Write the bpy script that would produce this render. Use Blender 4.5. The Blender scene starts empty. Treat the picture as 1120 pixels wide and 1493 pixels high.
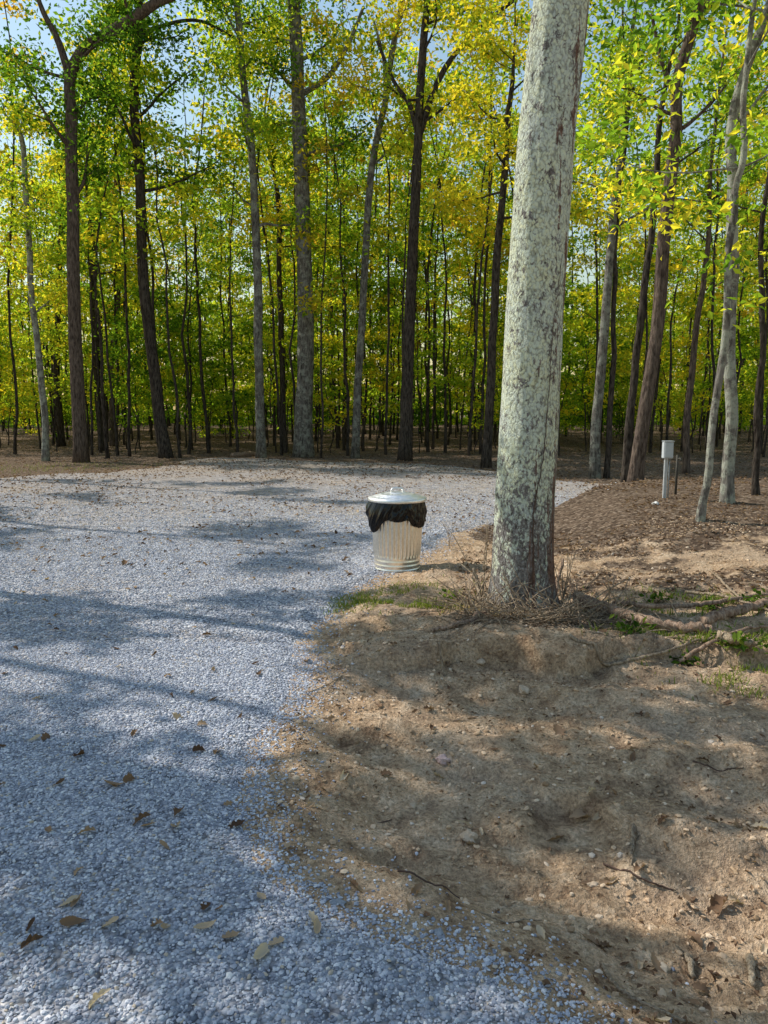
import bpy, bmesh, math, random
import numpy as np
from mathutils import Vector
random.seed(5)
rng = np.random.default_rng(5)
scene = bpy.context.scene
COL = scene.collection
R = math.radians

# ------------------------------------------------------------------ camera maths
FPX = 1080.0; PITCH = R(7.7); CAMZ = 1.5
cp, sp = math.cos(PITCH), math.sin(PITCH)
def ray(px, py):
    x = (px - 560.0) / FPX; y = (746.5 - py) / FPX
    return np.array([x, cp + y * sp, -sp + y * cp])
def at(px, py, Y):
    d = ray(px, py); t = Y / d[1]
    return np.array([d[0] * t, Y, CAMZ + d[2] * t])
def flat(px, py, z=0.0):
    d = ray(px, py); t = (z - CAMZ) / d[2]
    return np.array([d[0] * t, d[1] * t])

# ------------------------------------------------------------------ noise
def _hash(xi, yi, seed):
    n = (xi.astype(np.int64) * 374761393 + yi.astype(np.int64) * 668265263 + seed * 974634777) & 0xffffffff
    n = ((n ^ (n >> 13)) * 1274126177) & 0xffffffff
    n = n ^ (n >> 16)
    return (n & 0xffff) / 65535.0
def vnoise(x, y, seed=0):
    x = np.asarray(x, float); y = np.asarray(y, float)
    xi = np.floor(x); yi = np.floor(y); fx = x - xi; fy = y - yi
    fx = fx * fx * (3 - 2 * fx); fy = fy * fy * (3 - 2 * fy)
    a = _hash(xi, yi, seed); b = _hash(xi + 1, yi, seed); c = _hash(xi, yi + 1, seed); d = _hash(xi + 1, yi + 1, seed)
    return (a * (1 - fx) + b * fx) * (1 - fy) + (c * (1 - fx) + d * fx) * fy
def fbm(x, y, seed=0, octv=4):
    s = 0; a = 0.5
    for i in range(octv):
        s = s + a * (vnoise(x, y, seed + i) - 0.5) * 2; a *= 0.5; x = np.asarray(x) * 2.03; y = np.asarray(y) * 2.03
    return s
def sst(a, b, x):
    t = np.clip((x - a) / (b - a), 0, 1); return t * t * (3 - 2 * t)

# ------------------------------------------------------------------ terrain
edge_px = [(840,1493),(770,1440),(690,1395),(600,1348),(490,1312),(405,1250),(372,1190),(386,1100),(430,1020),(452,960),
           (478,915),(505,875),(548,848),(615,815),(660,782),(720,764),(820,742),(915,722),(930,714),(860,701),(720,686),(600,676),(460,671),(330,669),(200,684),(0,700)]
edge = [tuple(flat(*p)) for p in edge_px]
poly = np.array([(1.2,0.9),(2.6,-1.5),(6,-8)] [::-1] + edge + [(-14,15.5),(-22,10),(-22,-8)])
def gdist(x, y):
    x = np.asarray(x, float); y = np.asarray(y, float)
    d2 = np.full(x.shape, 1e9); inside = np.zeros(x.shape, bool)
    n = len(poly)
    for i in range(n):
        ax, ay = poly[i]; bx, by = poly[(i + 1) % n]
        ex, ey = bx - ax, by - ay
        t = np.clip(((x - ax) * ex + (y - ay) * ey) / (ex * ex + ey * ey), 0, 1)
        d2 = np.minimum(d2, (x - ax - t * ex) ** 2 + (y - ay - t * ey) ** 2)
        if ay != by:
            c = ((ay > y) != (by > y)) & (x < (bx - ax) * (y - ay) / (by - ay) + ax)
            inside ^= c
    return np.where(inside, 1, -1) * np.sqrt(d2)
def ragged(x, y, d):
    return d + 0.12 * fbm(x * 2.2, y * 2.2, 51, 4) * sst(0, 2.0, np.abs(y) + 0.5) + sst(9, 16, y) * (1.1 * fbm(x * .5, y * .35, 53, 4) + .5 * fbm(x * 2, y * 2, 55, 3))
TZ = 0.05
TX, TY = flat(762, 886, TZ)
def height(x, y, d=None):
    x = np.asarray(x, float); y = np.asarray(y, float)
    if d is None: d = gdist(x, y)
    far = np.exp(-((x * x + (y - 4) ** 2) / 900.0))
    h = 0.05 * fbm(x / 4, y / 4, 3, 2) * sst(1, 5, np.hypot(x, y))
    dm = sst(0.0, 0.30, -d); dw = sst(-0.05, 0.7, -d)
    lip = 0.14 * sst(-0.02, 0.03, (y - 4.28) + 0.24 * fbm(x * 1.8, y * 1.8, 11, 5)) * sst(-0.7, -0.25, x) * (1 - sst(6, 9, y))
    s = ((x + 0.28) * 0.73 + (y - 3.40) * 1.26) / 1.456
    st = 0.06 * sst(-0.05, 0.04, s + 0.20 * fbm(x * 2, y * 2, 17, 5))
    s2 = ((x + 0.1) * 0.6 + (y - 2.70) * 1.26) / 1.4
    st2 = 0.04 * sst(-0.04, 0.04, s2 + 0.20 * fbm(x * 2, y * 2, 27, 5))
    near = 1 - sst(5, 12, y)
    rut = 0.020 * np.sin((x * 0.6 + y * 1.26) * 7 + 3 * fbm(x, y, 37, 2)) * near
    clod = 0.035 * np.abs(fbm(x * 8, y * 9, 47, 3)) * sst(.35, .6, vnoise(x * 1.7, y * 1.7, 57)) * near
    rough = 0.035 * fbm(x * 1.3, y * 2.2, 21, 3) + 0.055 * fbm(x * 5.5, y * 7, 31, 4) * (0.3 + 0.7 * near) + rut + clod
    dh = (dw * (lip + st + st2 - 0.15) + dm * rough) * far + dm * 0.34 * sst(1.4, 3.6, x) * sst(5.8, 8.8, y) * (1 - sst(12, 18, y))
    wt = np.exp(-(((x - TX) / .75) ** 2 + ((y - TY - .1) / .5) ** 2) ** 1.5)
    h = h + dh
    h = h * (1 - wt) + wt * (TZ + .35 * rough)
    h = h + (1 - dm) * 0.012 * fbm(x * 1.5, y * 1.5, 41, 3) * far
    h = h + 0.8 * sst(28, 60, y)
    return h
def hz(x, y): return float(height(np.array([x]), np.array([y]))[0])
def ground(px, py):
    d = ray(px, py); z = 0.0
    for i in range(12):
        t = (z - CAMZ) / d[2] if d[2] < -1e-4 else 200
        z = 0.5 * z + 0.5 * hz(d[0] * t, d[1] * t)
    return np.array([d[0] * t, d[1] * t, hz(d[0] * t, d[1] * t)])

# ------------------------------------------------------------------ object helpers
def tag(o, label, cat=None, group=None, kind=None):
    o['label'] = label
    if cat: o['category'] = cat
    if group: o['group'] = group
    if kind: o['kind'] = kind
    return o
def empty(name, loc, rotz=0):
    o = bpy.data.objects.new(name, None); COL.objects.link(o); o.location = loc; o.rotation_euler = (0, 0, rotz)
    o.empty_display_size = 0.1
    return o
def mesh_np(name, V, F, mat, parent=None, loc=None, smooth=True, rnd=None, attrs=None):
    V = np.asarray(V, np.float32); F = np.asarray(F, np.int32); k = F.shape[1]
    me = bpy.data.meshes.new(name)
    me.vertices.add(len(V)); me.vertices.foreach_set('co', V.ravel())
    me.loops.add(F.size); me.loops.foreach_set('vertex_index', F.ravel())
    me.polygons.add(len(F)); me.polygons.foreach_set('loop_start', np.arange(len(F), dtype=np.int32) * k)
    me.update(calc_edges=True)
    me.polygons.foreach_set('use_smooth', np.full(len(F), smooth, bool))
    if rnd is not None:
        a = me.attributes.new('rnd', 'FLOAT', 'POINT'); a.data.foreach_set('value', np.asarray(rnd, np.float32))
    for kx, v in (attrs or {}).items():
        a = me.attributes.new(kx, 'FLOAT', 'POINT'); a.data.foreach_set('value', np.asarray(v, np.float32))
    if mat: me.materials.append(mat)
    o = bpy.data.objects.new(name, me); COL.objects.link(o)
    if parent: o.parent = parent
    if loc is not None: o.location = loc
    return o
def copy_thing(root, loc, rotz, scale=1.0):
    c = root.copy(); COL.objects.link(c); c.location = loc; c.rotation_euler = (0, 0, rotz)
    c.scale = (scale, scale, scale) if not hasattr(scale, '__len__') else scale
    for ch in root.children:
        d = ch.copy(); COL.objects.link(d); d.parent = c
    return c
def catmull(P, n):
    P = np.asarray(P, float)
    Q = np.vstack([2 * P[0] - P[1], P, 2 * P[-1] - P[-2]])
    m = len(P) - 1
    t = np.linspace(0, m - 1e-9, n); i = t.astype(int); f = (t - i)[:, None]
    p0, p1, p2, p3 = Q[i], Q[i + 1], Q[i + 2], Q[i + 3]
    return 0.5 * ((2 * p1) + (-p0 + p2) * f + (2 * p0 - 5 * p1 + 4 * p2 - p3) * f * f + (-p0 + 3 * p1 - 3 * p2 + p3) * f ** 3)
def tube(path, radii, seg=8, rough=0.0, seed=0, cap=True):
    path = np.asarray(path, float); n = len(path); radii = np.broadcast_to(np.asarray(radii, float), (n,))
    T = np.gradient(path, axis=0); T /= np.linalg.norm(T, axis=1)[:, None] + 1e-9
    ref = np.array([1.0, 0, 0]) if abs(T[0][0]) < 0.8 else np.array([0, 1.0, 0])
    u = np.cross(T[0], ref); u /= np.linalg.norm(u)
    U = []
    for i in range(n):
        u = u - T[i] * np.dot(u, T[i]); u /= np.linalg.norm(u) + 1e-9; U.append(u)
    U = np.array(U); Wv = np.cross(T, U)
    th = np.arange(seg) * 2 * math.pi / seg
    rr = np.repeat(radii[:, None], seg, 1)
    if rough:
        zz = np.cumsum(np.r_[0, np.linalg.norm(np.diff(path, axis=0), axis=1)])
        rr = rr * (1 + rough * fbm(np.cos(th)[None] * 2 + zz[:, None] * 1.3, np.sin(th)[None] * 2 + zz[:, None] * 0.4 + seed, seed, 3))
    V = path[:, None] + rr[..., None] * (np.cos(th)[None, :, None] * U[:, None] + np.sin(th)[None, :, None] * Wv[:, None])
    V = V.reshape(-1, 3)
    i = np.arange(n - 1)[:, None] * seg; j = np.arange(seg)[None]; j2 = (j + 1) % seg
    F = np.stack([i + j, i + j2, i + seg + j2, i + seg + j], -1).reshape(-1, 4)
    if cap:
        V = np.vstack([V, path[-1], path[0]]); c = len(V) - 2; b = (n - 1) * seg
        jj = np.arange(0, seg)
        F = np.vstack([F, np.stack([b + jj, b + (jj + 1) % seg, np.full(seg, c), np.full(seg, c)], -1)])
        F = np.vstack([F, np.stack([(jj + 1) % seg, jj, np.full(seg, c + 1), np.full(seg, c + 1)], -1)])
    return V, F
def join(parts):
    Vs, Fs, o = [], [], 0
    for V, F in parts:
        Vs.append(V); Fs.append(F + o); o += len(V)
    return np.vstack(Vs), np.vstack(Fs)
def tube_obj(name, parts, mat, parent=None, loc=None):
    V, F = join(parts) if isinstance(parts, list) else parts
    me = bpy.data.meshes.new(name)
    fl = [tuple(f) if f[2] != f[3] else tuple(f[:3]) for f in F.tolist()]
    me.from_pydata(V.tolist(), [], fl); me.update()
    me.polygons.foreach_set('use_smooth', np.ones(len(fl), bool))
    me.materials.append(mat)
    o = bpy.data.objects.new(name, me); COL.objects.link(o)
    if parent: o.parent = parent
    if loc is not None: o.location = loc
    return o

# ------------------------------------------------------------------ materials
def new_mat(name):
    m = bpy.data.materials.new(name); m.use_nodes = True
    nt = m.node_tree; nt.nodes.clear()
    out = nt.nodes.new('ShaderNodeOutputMaterial')
    return m, nt, out
def N(nt, t, **kw):
    n = nt.nodes.new(t)
    for k, v in kw.items(): setattr(n, k, v)
    return n
def ramp(nt, stops, interp='LINEAR'):
    n = nt.nodes.new('ShaderNodeValToRGB'); cr = n.color_ramp; cr.interpolation = interp
    while len(cr.elements) < len(stops): cr.elements.new(0.5)
    for e, (p, c) in zip(cr.elements, stops):
        e.position = p; e.color = (*c, 1) if len(c) == 3 else c
    return n
def mixc(nt, fac, a, b, mode='MIX'):
    n = nt.nodes.new('ShaderNodeMix'); n.data_type = 'RGBA'; n.blend_type = mode
    L = nt.links
    for sock, v in ((n.inputs[0], fac), (n.inputs[6], a), (n.inputs[7], b)):
        if isinstance(v, bpy.types.NodeSocket): L.new(v, sock)
        elif isinstance(v, (int, float)): sock.default_value = v
        else: sock.default_value = (*v, 1)
    return n.outputs[2]
def coords(nt, scale=(1, 1, 1), kind='Object'):
    tc = nt.nodes.new('ShaderNodeTexCoord'); mp = nt.nodes.new('ShaderNodeMapping'); mp.inputs['Scale'].default_value = scale
    nt.links.new(tc.outputs[kind], mp.inputs[0]); return mp.outputs[0]
def noise(nt, vec, scale, detail=4, rough=0.55):
    n = N(nt, 'ShaderNodeTexNoise'); n.inputs['Scale'].default_value = scale; n.inputs['Detail'].default_value = detail; n.inputs['Roughness'].default_value = rough
    nt.links.new(vec, n.inputs['Vector']); return n.outputs['Fac']
def voro(nt, vec, scale, feature='F1'):
    n = N(nt, 'ShaderNodeTexVoronoi'); n.feature = feature; n.inputs['Scale'].default_value = scale
    nt.links.new(vec, n.inputs['Vector']); return n
def add_bump(nt, target, h, s, d):
    b = nt.nodes.new('ShaderNodeBump'); b.inputs['Strength'].default_value = s; b.inputs['Distance'].default_value = d
    nt.links.new(h, b.inputs['Height']); nt.links.new(b.outputs[0], target.inputs['Normal'])
def diffuse(nt, out, col, bump=None, bstr=.5, bdist=.01):
    p = nt.nodes.new('ShaderNodeBsdfDiffuse')
    if isinstance(col, bpy.types.NodeSocket): nt.links.new(col, p.inputs[0])
    else: p.inputs[0].default_value = (*col, 1)
    if bump is not None: add_bump(nt, p, bump, bstr, bdist)
    nt.links.new(p.outputs[0], out.inputs[0])
def bsdf(nt, out, col, rough=0.9, metal=0.0, bump=None, bstr=0.5, bdist=0.01, spec=0.3):
    p = nt.nodes.new('ShaderNodeBsdfPrincipled'); L = nt.links
    if isinstance(col, bpy.types.NodeSocket): L.new(col, p.inputs['Base Color'])
    else: p.inputs['Base Color'].default_value = (*col, 1)
    if isinstance(rough, bpy.types.NodeSocket): L.new(rough, p.inputs['Roughness'])
    else: p.inputs['Roughness'].default_value = rough
    p.inputs['Metallic'].default_value = metal
    p.inputs['Specular IOR Level'].default_value = spec
    if bump is not None: add_bump(nt, p, bump, bstr, bdist)
    L.new(p.outputs[0], out.inputs[0]); return p
def math_n(nt, op, a, b=None):
    n = nt.nodes.new('ShaderNodeMath'); n.operation = op
    for s, v in ((n.inputs[0], a), (n.inputs[1], b)):
        if v is None: continue
        if isinstance(v, bpy.types.NodeSocket): nt.links.new(v, s)
        else: s.default_value = v
    return n.outputs[0]
def attr(nt, name):
    a = nt.nodes.new('ShaderNodeAttribute'); a.attribute_name = name; return a.outputs['Fac']
def sepc(nt, c):
    s = nt.nodes.new('ShaderNodeSeparateColor'); nt.links.new(c, s.inputs[0]); return s.outputs

def mat_dirt():
    m, nt, out = new_mat('dirt'); v = coords(nt)
    n1 = noise(nt, v, 0.9, 3); n2 = noise(nt, v, 7, 6, 0.72); n3 = noise(nt, v, 60, 4, 0.78)
    c = ramp(nt, [(0.33, (0.31, 0.20, 0.125)), (0.5, (0.66, 0.46, 0.29)), (0.67, (0.87, 0.665, 0.46))]); nt.links.new(n2, c.inputs[0])
    g = ramp(nt, [(0.46, (0, 0, 0)), (0.66, (1, 1, 1))]); nt.links.new(n1, g.inputs[0])
    col = mixc(nt, math_n(nt, 'MULTIPLY', g.outputs[0], 0.4), c.outputs[0], (0.64, 0.52, 0.41))
    d = ramp(nt, [(0.33, (0.44, 0.42, 0.40)), (0.62, (1.15, 1.15, 1.15))]); nt.links.new(n3, d.inputs[0])
    col = mixc(nt, 1.0, col, d.outputs[0], 'MULTIPLY')
    vo = voro(nt, v, 30)
    lr = ramp(nt, [(0.0, (0.08, 0.057, 0.042)), (0.4, (0.145, 0.102, 0.073)), (0.75, (0.22, 0.157, 0.11)), (1.0, (0.37, 0.285, 0.21))])
    nt.links.new(sepc(nt, vo.outputs['Color'])[0], lr.inputs[0])
    nl = noise(nt, v, 2.2, 5, .6)
    lmr = ramp(nt, [(0.44, (0, 0, 0)), (0.54, (1, 1, 1))])
    nt.links.new(math_n(nt, 'ADD', attr(nt, 'litter'), math_n(nt, 'MULTIPLY', math_n(nt, 'SUBTRACT', nl, 0.5), 1.5)), lmr.inputs[0])
    col = mixc(nt, lmr.outputs[0], col, lr.outputs[0])
    hb = math_n(nt, 'ADD', n2, math_n(nt, 'MULTIPLY', n3, 0.45))
    diffuse(nt, out, col, hb, 1.0, 0.065); return m
def mat_gravel_sheet():
    m, nt, out = new_mat('gravel'); v = coords(nt)
    vo = voro(nt, v, 44)
    ch = sepc(nt, vo.outputs['Color'])
    c = ramp(nt, [(0, (0.28, 0.29, 0.325)), (0.5, (0.47, 0.48, 0.52)), (0.9, (0.63, 0.635, 0.66)), (1, (0.72, 0.70, 0.68))]); nt.links.new(ch[0], c.inputs[0])
    e = ramp(nt, [(0.45, (1, 1, 1)), (0.8, (0.45, 0.45, 0.45))]); nt.links.new(vo.outputs['Distance'], e.inputs[0])
    col = mixc(nt, 1.0, c.outputs[0], e.outputs[0], 'MULTIPLY')
    sy = nt.nodes.new('ShaderNodeSeparateXYZ'); nt.links.new(v, sy.inputs[0])
    fr = nt.nodes.new('ShaderNodeMapRange'); fr.inputs['From Min'].default_value = 8; fr.inputs['From Max'].default_value = 20; fr.inputs['To Min'].default_value = 0.0; fr.inputs['To Max'].default_value = 0.7; nt.links.new(sy.outputs[1], fr.inputs[0])
    n1 = noise(nt, v, 0.6, 5, .6); n1r = ramp(nt, [(0.45, (0, 0, 0)), (0.7, (1, 1, 1))]); nt.links.new(n1, n1r.inputs[0])
    col = mixc(nt, math_n(nt, 'MINIMUM', math_n(nt, 'ADD', math_n(nt, 'MULTIPLY', n1r.outputs[0], 0.5), fr.outputs[0]), .9), col, (0.46, 0.375, 0.295))
    n5 = noise(nt, v, 5, 4, .7); r5 = ramp(nt, [(0.35, (.66, .66, .68)), (0.6, (1.08, 1.08, 1.08))]); nt.links.new(n5, r5.inputs[0])
    col = mixc(nt, 1.0, col, r5.outputs[0], 'MULTIPLY')
    hb = math_n(nt, 'ADD', math_n(nt, 'MULTIPLY', vo.outputs['Distance'], -0.8), math_n(nt, 'MULTIPLY', ch[1], 0.6))
    diffuse(nt, out, col, hb, 1.0, 0.025); return m
def mat_stone(name, stops):
    m, nt, out = new_mat(name)
    c = ramp(nt, stops); nt.links.new(attr(nt, 'rnd'), c.inputs[0])
    diffuse(nt, out, c.outputs[0]); return m
def mat_rock(name, a, b):
    m, nt, out = new_mat(name); v = coords(nt)
    n1 = noise(nt, v, 25, 6, 0.65); c = ramp(nt, [(0.3, a), (0.7, b)]); nt.links.new(n1, c.inputs[0])
    diffuse(nt, out, c.outputs[0], n1, 0.6, 0.01); return m
def mat_leaf(name, stops, trans=0.5, boost=1.7, hue=0.0):
    m, nt, out = new_mat(name); L = nt.links
    c = ramp(nt, stops)
    oi = nt.nodes.new('ShaderNodeObjectInfo')
    f = math_n(nt, 'ADD', attr(nt, 'rnd'), math_n(nt, 'MULTIPLY', math_n(nt, 'SUBTRACT', oi.outputs['Random'], 0.5), hue))
    L.new(f, c.inputs[0])
    di = nt.nodes.new('ShaderNodeBsdfDiffuse'); tr = nt.nodes.new('ShaderNodeBsdfTranslucent')
    L.new(c.outputs[0], di.inputs[0])
    tcol = mixc(nt, 1.0, c.outputs[0], (boost * 1.03, boost, boost * 0.6), 'MULTIPLY'); L.new(tcol, tr.inputs[0])
    m1 = nt.nodes.new('ShaderNodeMixShader'); m1.inputs[0].default_value = trans; L.new(di.outputs[0], m1.inputs[1]); L.new(tr.outputs[0], m1.inputs[2])
    L.new(m1.outputs[0], out.inputs[0]); return m
def mat_bark(name, a, b, sc=1.0, lichen=None, lam=0.0):
    m, nt, out = new_mat(name); v = coords(nt, (1, 1, 0.22))
    n1 = noise(nt, v, 24 * sc, 4, 0.7); c = ramp(nt, [(0.36, a), (0.64, b)]); nt.links.new(n1, c.inputs[0])
    col = c.outputs[0]
    if lichen:
        n2 = noise(nt, coords(nt), 4.5, 5, 0.75); r2 = ramp(nt, [(0.50 - lam * 0.2, (0, 0, 0)), (0.60 - lam * 0.2, (1, 1, 1))]); nt.links.new(n2, r2.inputs[0])
        col = mixc(nt, math_n(nt, 'MULTIPLY', r2.outputs[0], 0.7), col, lichen)
    diffuse(nt, out, col, n1, 1.0, 0.03); return m
def mat_big_bark():
    m, nt, out = new_mat('lichen_bark'); L = nt.links; v = coords(nt, (1, 1, 0.6)); v2 = coords(nt)
    nz = N(nt, 'ShaderNodeTexNoise'); nz.inputs['Scale'].default_value = 16; nz.inputs['Detail'].default_value = 4; L.new(v2, nz.inputs['Vector'])
    w = nt.nodes.new('ShaderNodeMix'); w.data_type = 'VECTOR'; w.inputs[0].default_value = 0.06; L.new(v, w.inputs[4]); L.new(nz.outputs['Color'], w.inputs[5])
    wv = w.outputs[1]
    vc = voro(nt, wv, 64); ch = sepc(nt, vc.outputs['Color'])
    n2 = noise(nt, coords(nt, (1, 1, .8)), 9.5, 6, 0.72); n3 = noise(nt, coords(nt, (1, 1, .6)), 52, 6, 0.80); nst = noise(nt, coords(nt, (1, 1, .10)), 15, 5, .72); nw = noise(nt, v2, 2.0, 3)
    sepz = nt.nodes.new('ShaderNodeSeparateXYZ'); L.new(v2, sepz.inputs[0])
    base = ramp(nt, [(0.32, (0.08, 0.066, 0.057)), (0.50, (0.27, 0.245, 0.225)), (0.68, (0.48, 0.46, 0.44))]); L.new(n3, base.inputs[0])
    zs_ = nt.nodes.new('ShaderNodeMapRange'); zs_.inputs['From Min'].default_value = 0.6; zs_.inputs['From Max'].default_value = 2.4; zs_.inputs['To Min'].default_value = 0.02; zs_.inputs['To Max'].default_value = -0.09; L.new(sepz.outputs[2], zs_.inputs[0])
    xs_ = math_n(nt, 'MULTIPLY', sepz.outputs[0], 0.6)
    sr = ramp(nt, [(0.575, (0, 0, 0)), (0.66, (1, 1, 1))]); L.new(math_n(nt, 'ADD', math_n(nt, 'ADD', nst, zs_.outputs[0]), xs_), sr.inputs[0])
    bcol = mixc(nt, math_n(nt, 'MULTIPLY', sr.outputs[0], 0.8), base.outputs[0], (0.23, 0.12, 0.078))
    lic = ramp(nt, [(0.3, (0.60, 0.65, 0.59)), (0.5, (0.76, 0.82, 0.65)), (0.7, (0.82, 0.83, 0.54))]); L.new(math_n(nt, 'ADD', math_n(nt, 'MULTIPLY', nw, 0.75), math_n(nt, 'MULTIPLY', ch[1], 0.25)), lic.inputs[0])
    lf = math_n(nt, 'ADD', math_n(nt, 'MULTIPLY', n2, 1.3), math_n(nt, 'MULTIPLY', ch[0], 0.26))
    lf = math_n(nt, 'ADD', lf, math_n(nt, 'MULTIPLY', n3, 0.85))
    zr = nt.nodes.new('ShaderNodeMapRange'); zr.inputs['From Max'].default_value = 1.3; zr.inputs['To Min'].default_value = -0.28; zr.inputs['To Max'].default_value = 0.07; L.new(sepz.outputs[2], zr.inputs[0])
    lf = math_n(nt, 'ADD', lf, zr.outputs[0])
    lf = math_n(nt, 'SUBTRACT', lf, math_n(nt, 'MULTIPLY', sr.outputs[0], 0.32))
    mr = nt.nodes.new('ShaderNodeMapRange'); mr.inputs['From Min'].default_value = 1.08; mr.inputs['From Max'].default_value = 1.18; L.new(lf, mr.inputs[0])
    col = mixc(nt, math_n(nt, 'MULTIPLY', mr.outputs[0], .93), bcol, lic.outputs[0])
    er = ramp(nt, [(0.42, (1, 1, 1)), (0.78, (0.34, 0.31, 0.29))]); L.new(vc.outputs['Distance'], er.inputs[0])
    col = mixc(nt, 0.7, col, er.outputs[0], 'MULTIPLY')
    hb = math_n(nt, 'ADD', math_n(nt, 'MULTIPLY', vc.outputs['Distance'], -0.5), math_n(nt, 'MULTIPLY', n3, 1.2))
    diffuse(nt, out, col, hb, 1.0, 0.018); return m
def mat_galv(name, lo, hi, rlo, rhi, metal):
    m, nt, out = new_mat(name); v = coords(nt)
    vo = voro(nt, v, 60); ch = sepc(nt, vo.outputs['Color'])
    c = ramp(nt, [(0, lo), (1, hi)]); nt.links.new(ch[0], c.inputs[0])
    r = ramp(nt, [(0, (rlo,) * 3), (1, (rhi,) * 3)]); nt.links.new(ch[1], r.inputs[0])
    bsdf(nt, out, c.outputs[0], r.outputs[0], metal, noise(nt, v, 8, 3), 0.15, 0.01); return m
def mat_simple(name, col, rough=0.6, metal=0, sc=30, var=0.25, bstr=0.2):
    m, nt, out = new_mat(name); v = coords(nt); n1 = noise(nt, v, sc, 4)
    c = ramp(nt, [(0.3, tuple(x * (1 - var) for x in col)), (0.7, tuple(min(1, x * (1 + var)) for x in col))]); nt.links.new(n1, c.inputs[0])
    bsdf(nt, out, c.outputs[0], rough, metal, n1, bstr, 0.01); return m

M_dirt = mat_dirt(); M_gravel = mat_gravel_sheet()
M_stone = mat_stone('gravel_stone', [(0, (0.21, 0.22, 0.265)), (0.45, (0.40, 0.415, 0.47)), (0.85, (0.58, 0.59, 0.63)), (0.97, (0.72, 0.715, 0.71)), (1, (0.50, 0.42, 0.33))])
M_pebble = mat_stone('dirt_pebble', [(0, (0.28, 0.19, 0.115)), (0.7, (0.56, 0.40, 0.26)), (0.96, (0.66, 0.51, 0.36)), (1, (0.66, 0.56, 0.46))])
GREEN = [(0.0, (0.025, 0.07, 0.010)), (0.5, (0.11, 0.21, 0.020)), (0.80, (0.27, 0.39, 0.032)), (1.0, (0.56, 0.50, 0.045))]
YGREEN = [(0.0, (0.05, 0.12, 0.013)), (0.4, (0.20, 0.33, 0.026)), (0.75, (0.50, 0.55, 0.042)), (1.0, (0.76, 0.60, 0.045))]
YGREEN_LIT = [(0.0, (0.08, 0.17, 0.016)), (0.4, (0.27, 0.42, 0.03)), (0.75, (0.56, 0.62, 0.045)), (1.0, (0.80, 0.66, 0.05))]  # yellow-green leaf colours raised in place of sun the saplings miss
YELLOW = [(0.0, (0.15, 0.26, 0.022)), (0.35, (0.44, 0.48, 0.04)), (0.75, (0.78, 0.65, 0.045)), (1.0, (0.74, 0.48, 0.045))]
ORANGE = [(0.0, (0.20, 0.25, 0.022)), (0.4, (0.52, 0.44, 0.04)), (0.75, (0.68, 0.45, 0.05)), (1.0, (0.58, 0.28, 0.05))]
M_leaf = {'green': mat_leaf('green_foliage', GREEN, 0.6, 1.85, 0.5), 'ygreen': mat_leaf('yellow_green_foliage', YGREEN, 0.6, 1.55, 0.6), 'bright': mat_leaf('lit_ygreen_foliage', YGREEN_LIT, 0.6, 1.3, 0.4),
          'weed': mat_leaf('weed_foliage', [(0, (0.03, 0.07, 0.012)), (0.6, (0.09, 0.16, 0.022)), (1, (0.20, 0.25, 0.04))], 0.4, 1.2, 0.3),
          'yellow': mat_leaf('yellow_foliage', YELLOW, 0.6, 1.25, 0.3), 'orange': mat_leaf('orange_foliage', ORANGE, 0.6, 1.2, 0.3)}
M_grass = mat_leaf('grass_blades', [(0, (0.08, 0.13, 0.018)), (0.6, (0.22, 0.28, 0.045)), (0.85, (0.46, 0.36, 0.20)), (1, (0.52, 0.40, 0.26))], 0.4, 1.2, 0)
M_litter = mat_leaf('dry_leaves', [(0, (0.10, 0.06, 0.04)), (0.4, (0.23, 0.145, 0.09)), (0.75, (0.40, 0.28, 0.18)), (1, (0.60, 0.49, 0.35))], 0.25, 1.2, 1.0)
M_bark = {'dark': mat_bark('dark_bark', (0.02, 0.016, 0.014), (0.10, 0.083, 0.068)), 'brown': mat_bark('brown_bark', (0.045, 0.034, 0.028), (0.17, 0.13, 0.105)),
          'grey': mat_bark('grey_bark', (0.05, 0.045, 0.04), (0.20, 0.185, 0.16), 1, (0.30, 0.31, 0.26), 0.05), 'pale': mat_bark('pale_lichen_bark', (0.08, 0.072, 0.065), (0.25, 0.23, 0.20), 1, (0.40, 0.42, 0.34), 0.2)}
M_bigbark = mat_big_bark()
M_galv = mat_galv('galvanised_steel', (0.84, 0.80, 0.73), (0.95, 0.91, 0.84), .28, .40, .97)
M_lid = mat_galv('galvanised_lid', (0.80, 0.79, 0.77), (0.90, 0.89, 0.87), .34, .48, .9)
M_vine = mat_simple('vine', (0.09, 0.055, 0.04), 0.9)
M_bag = mat_simple('black_plastic', (0.006, 0.006, 0.007), 0.16, 0, 20, 0.2, 0.2)
M_twig = mat_bark('dry_twig', (0.22, 0.16, 0.11), (0.56, 0.44, 0.31), 3)
M_log = mat_bark('dead_wood', (0.18, 0.11, 0.075), (0.50, 0.36, 0.26), 2)
M_wood = mat_bark('broken_wood', (0.40, 0.29, 0.19), (0.64, 0.52, 0.37), 3)
M_box = mat_simple('grey_enamel', (0.46, 0.49, 0.51), 0.5, 0, 8, 0.08, 0.05)

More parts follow.
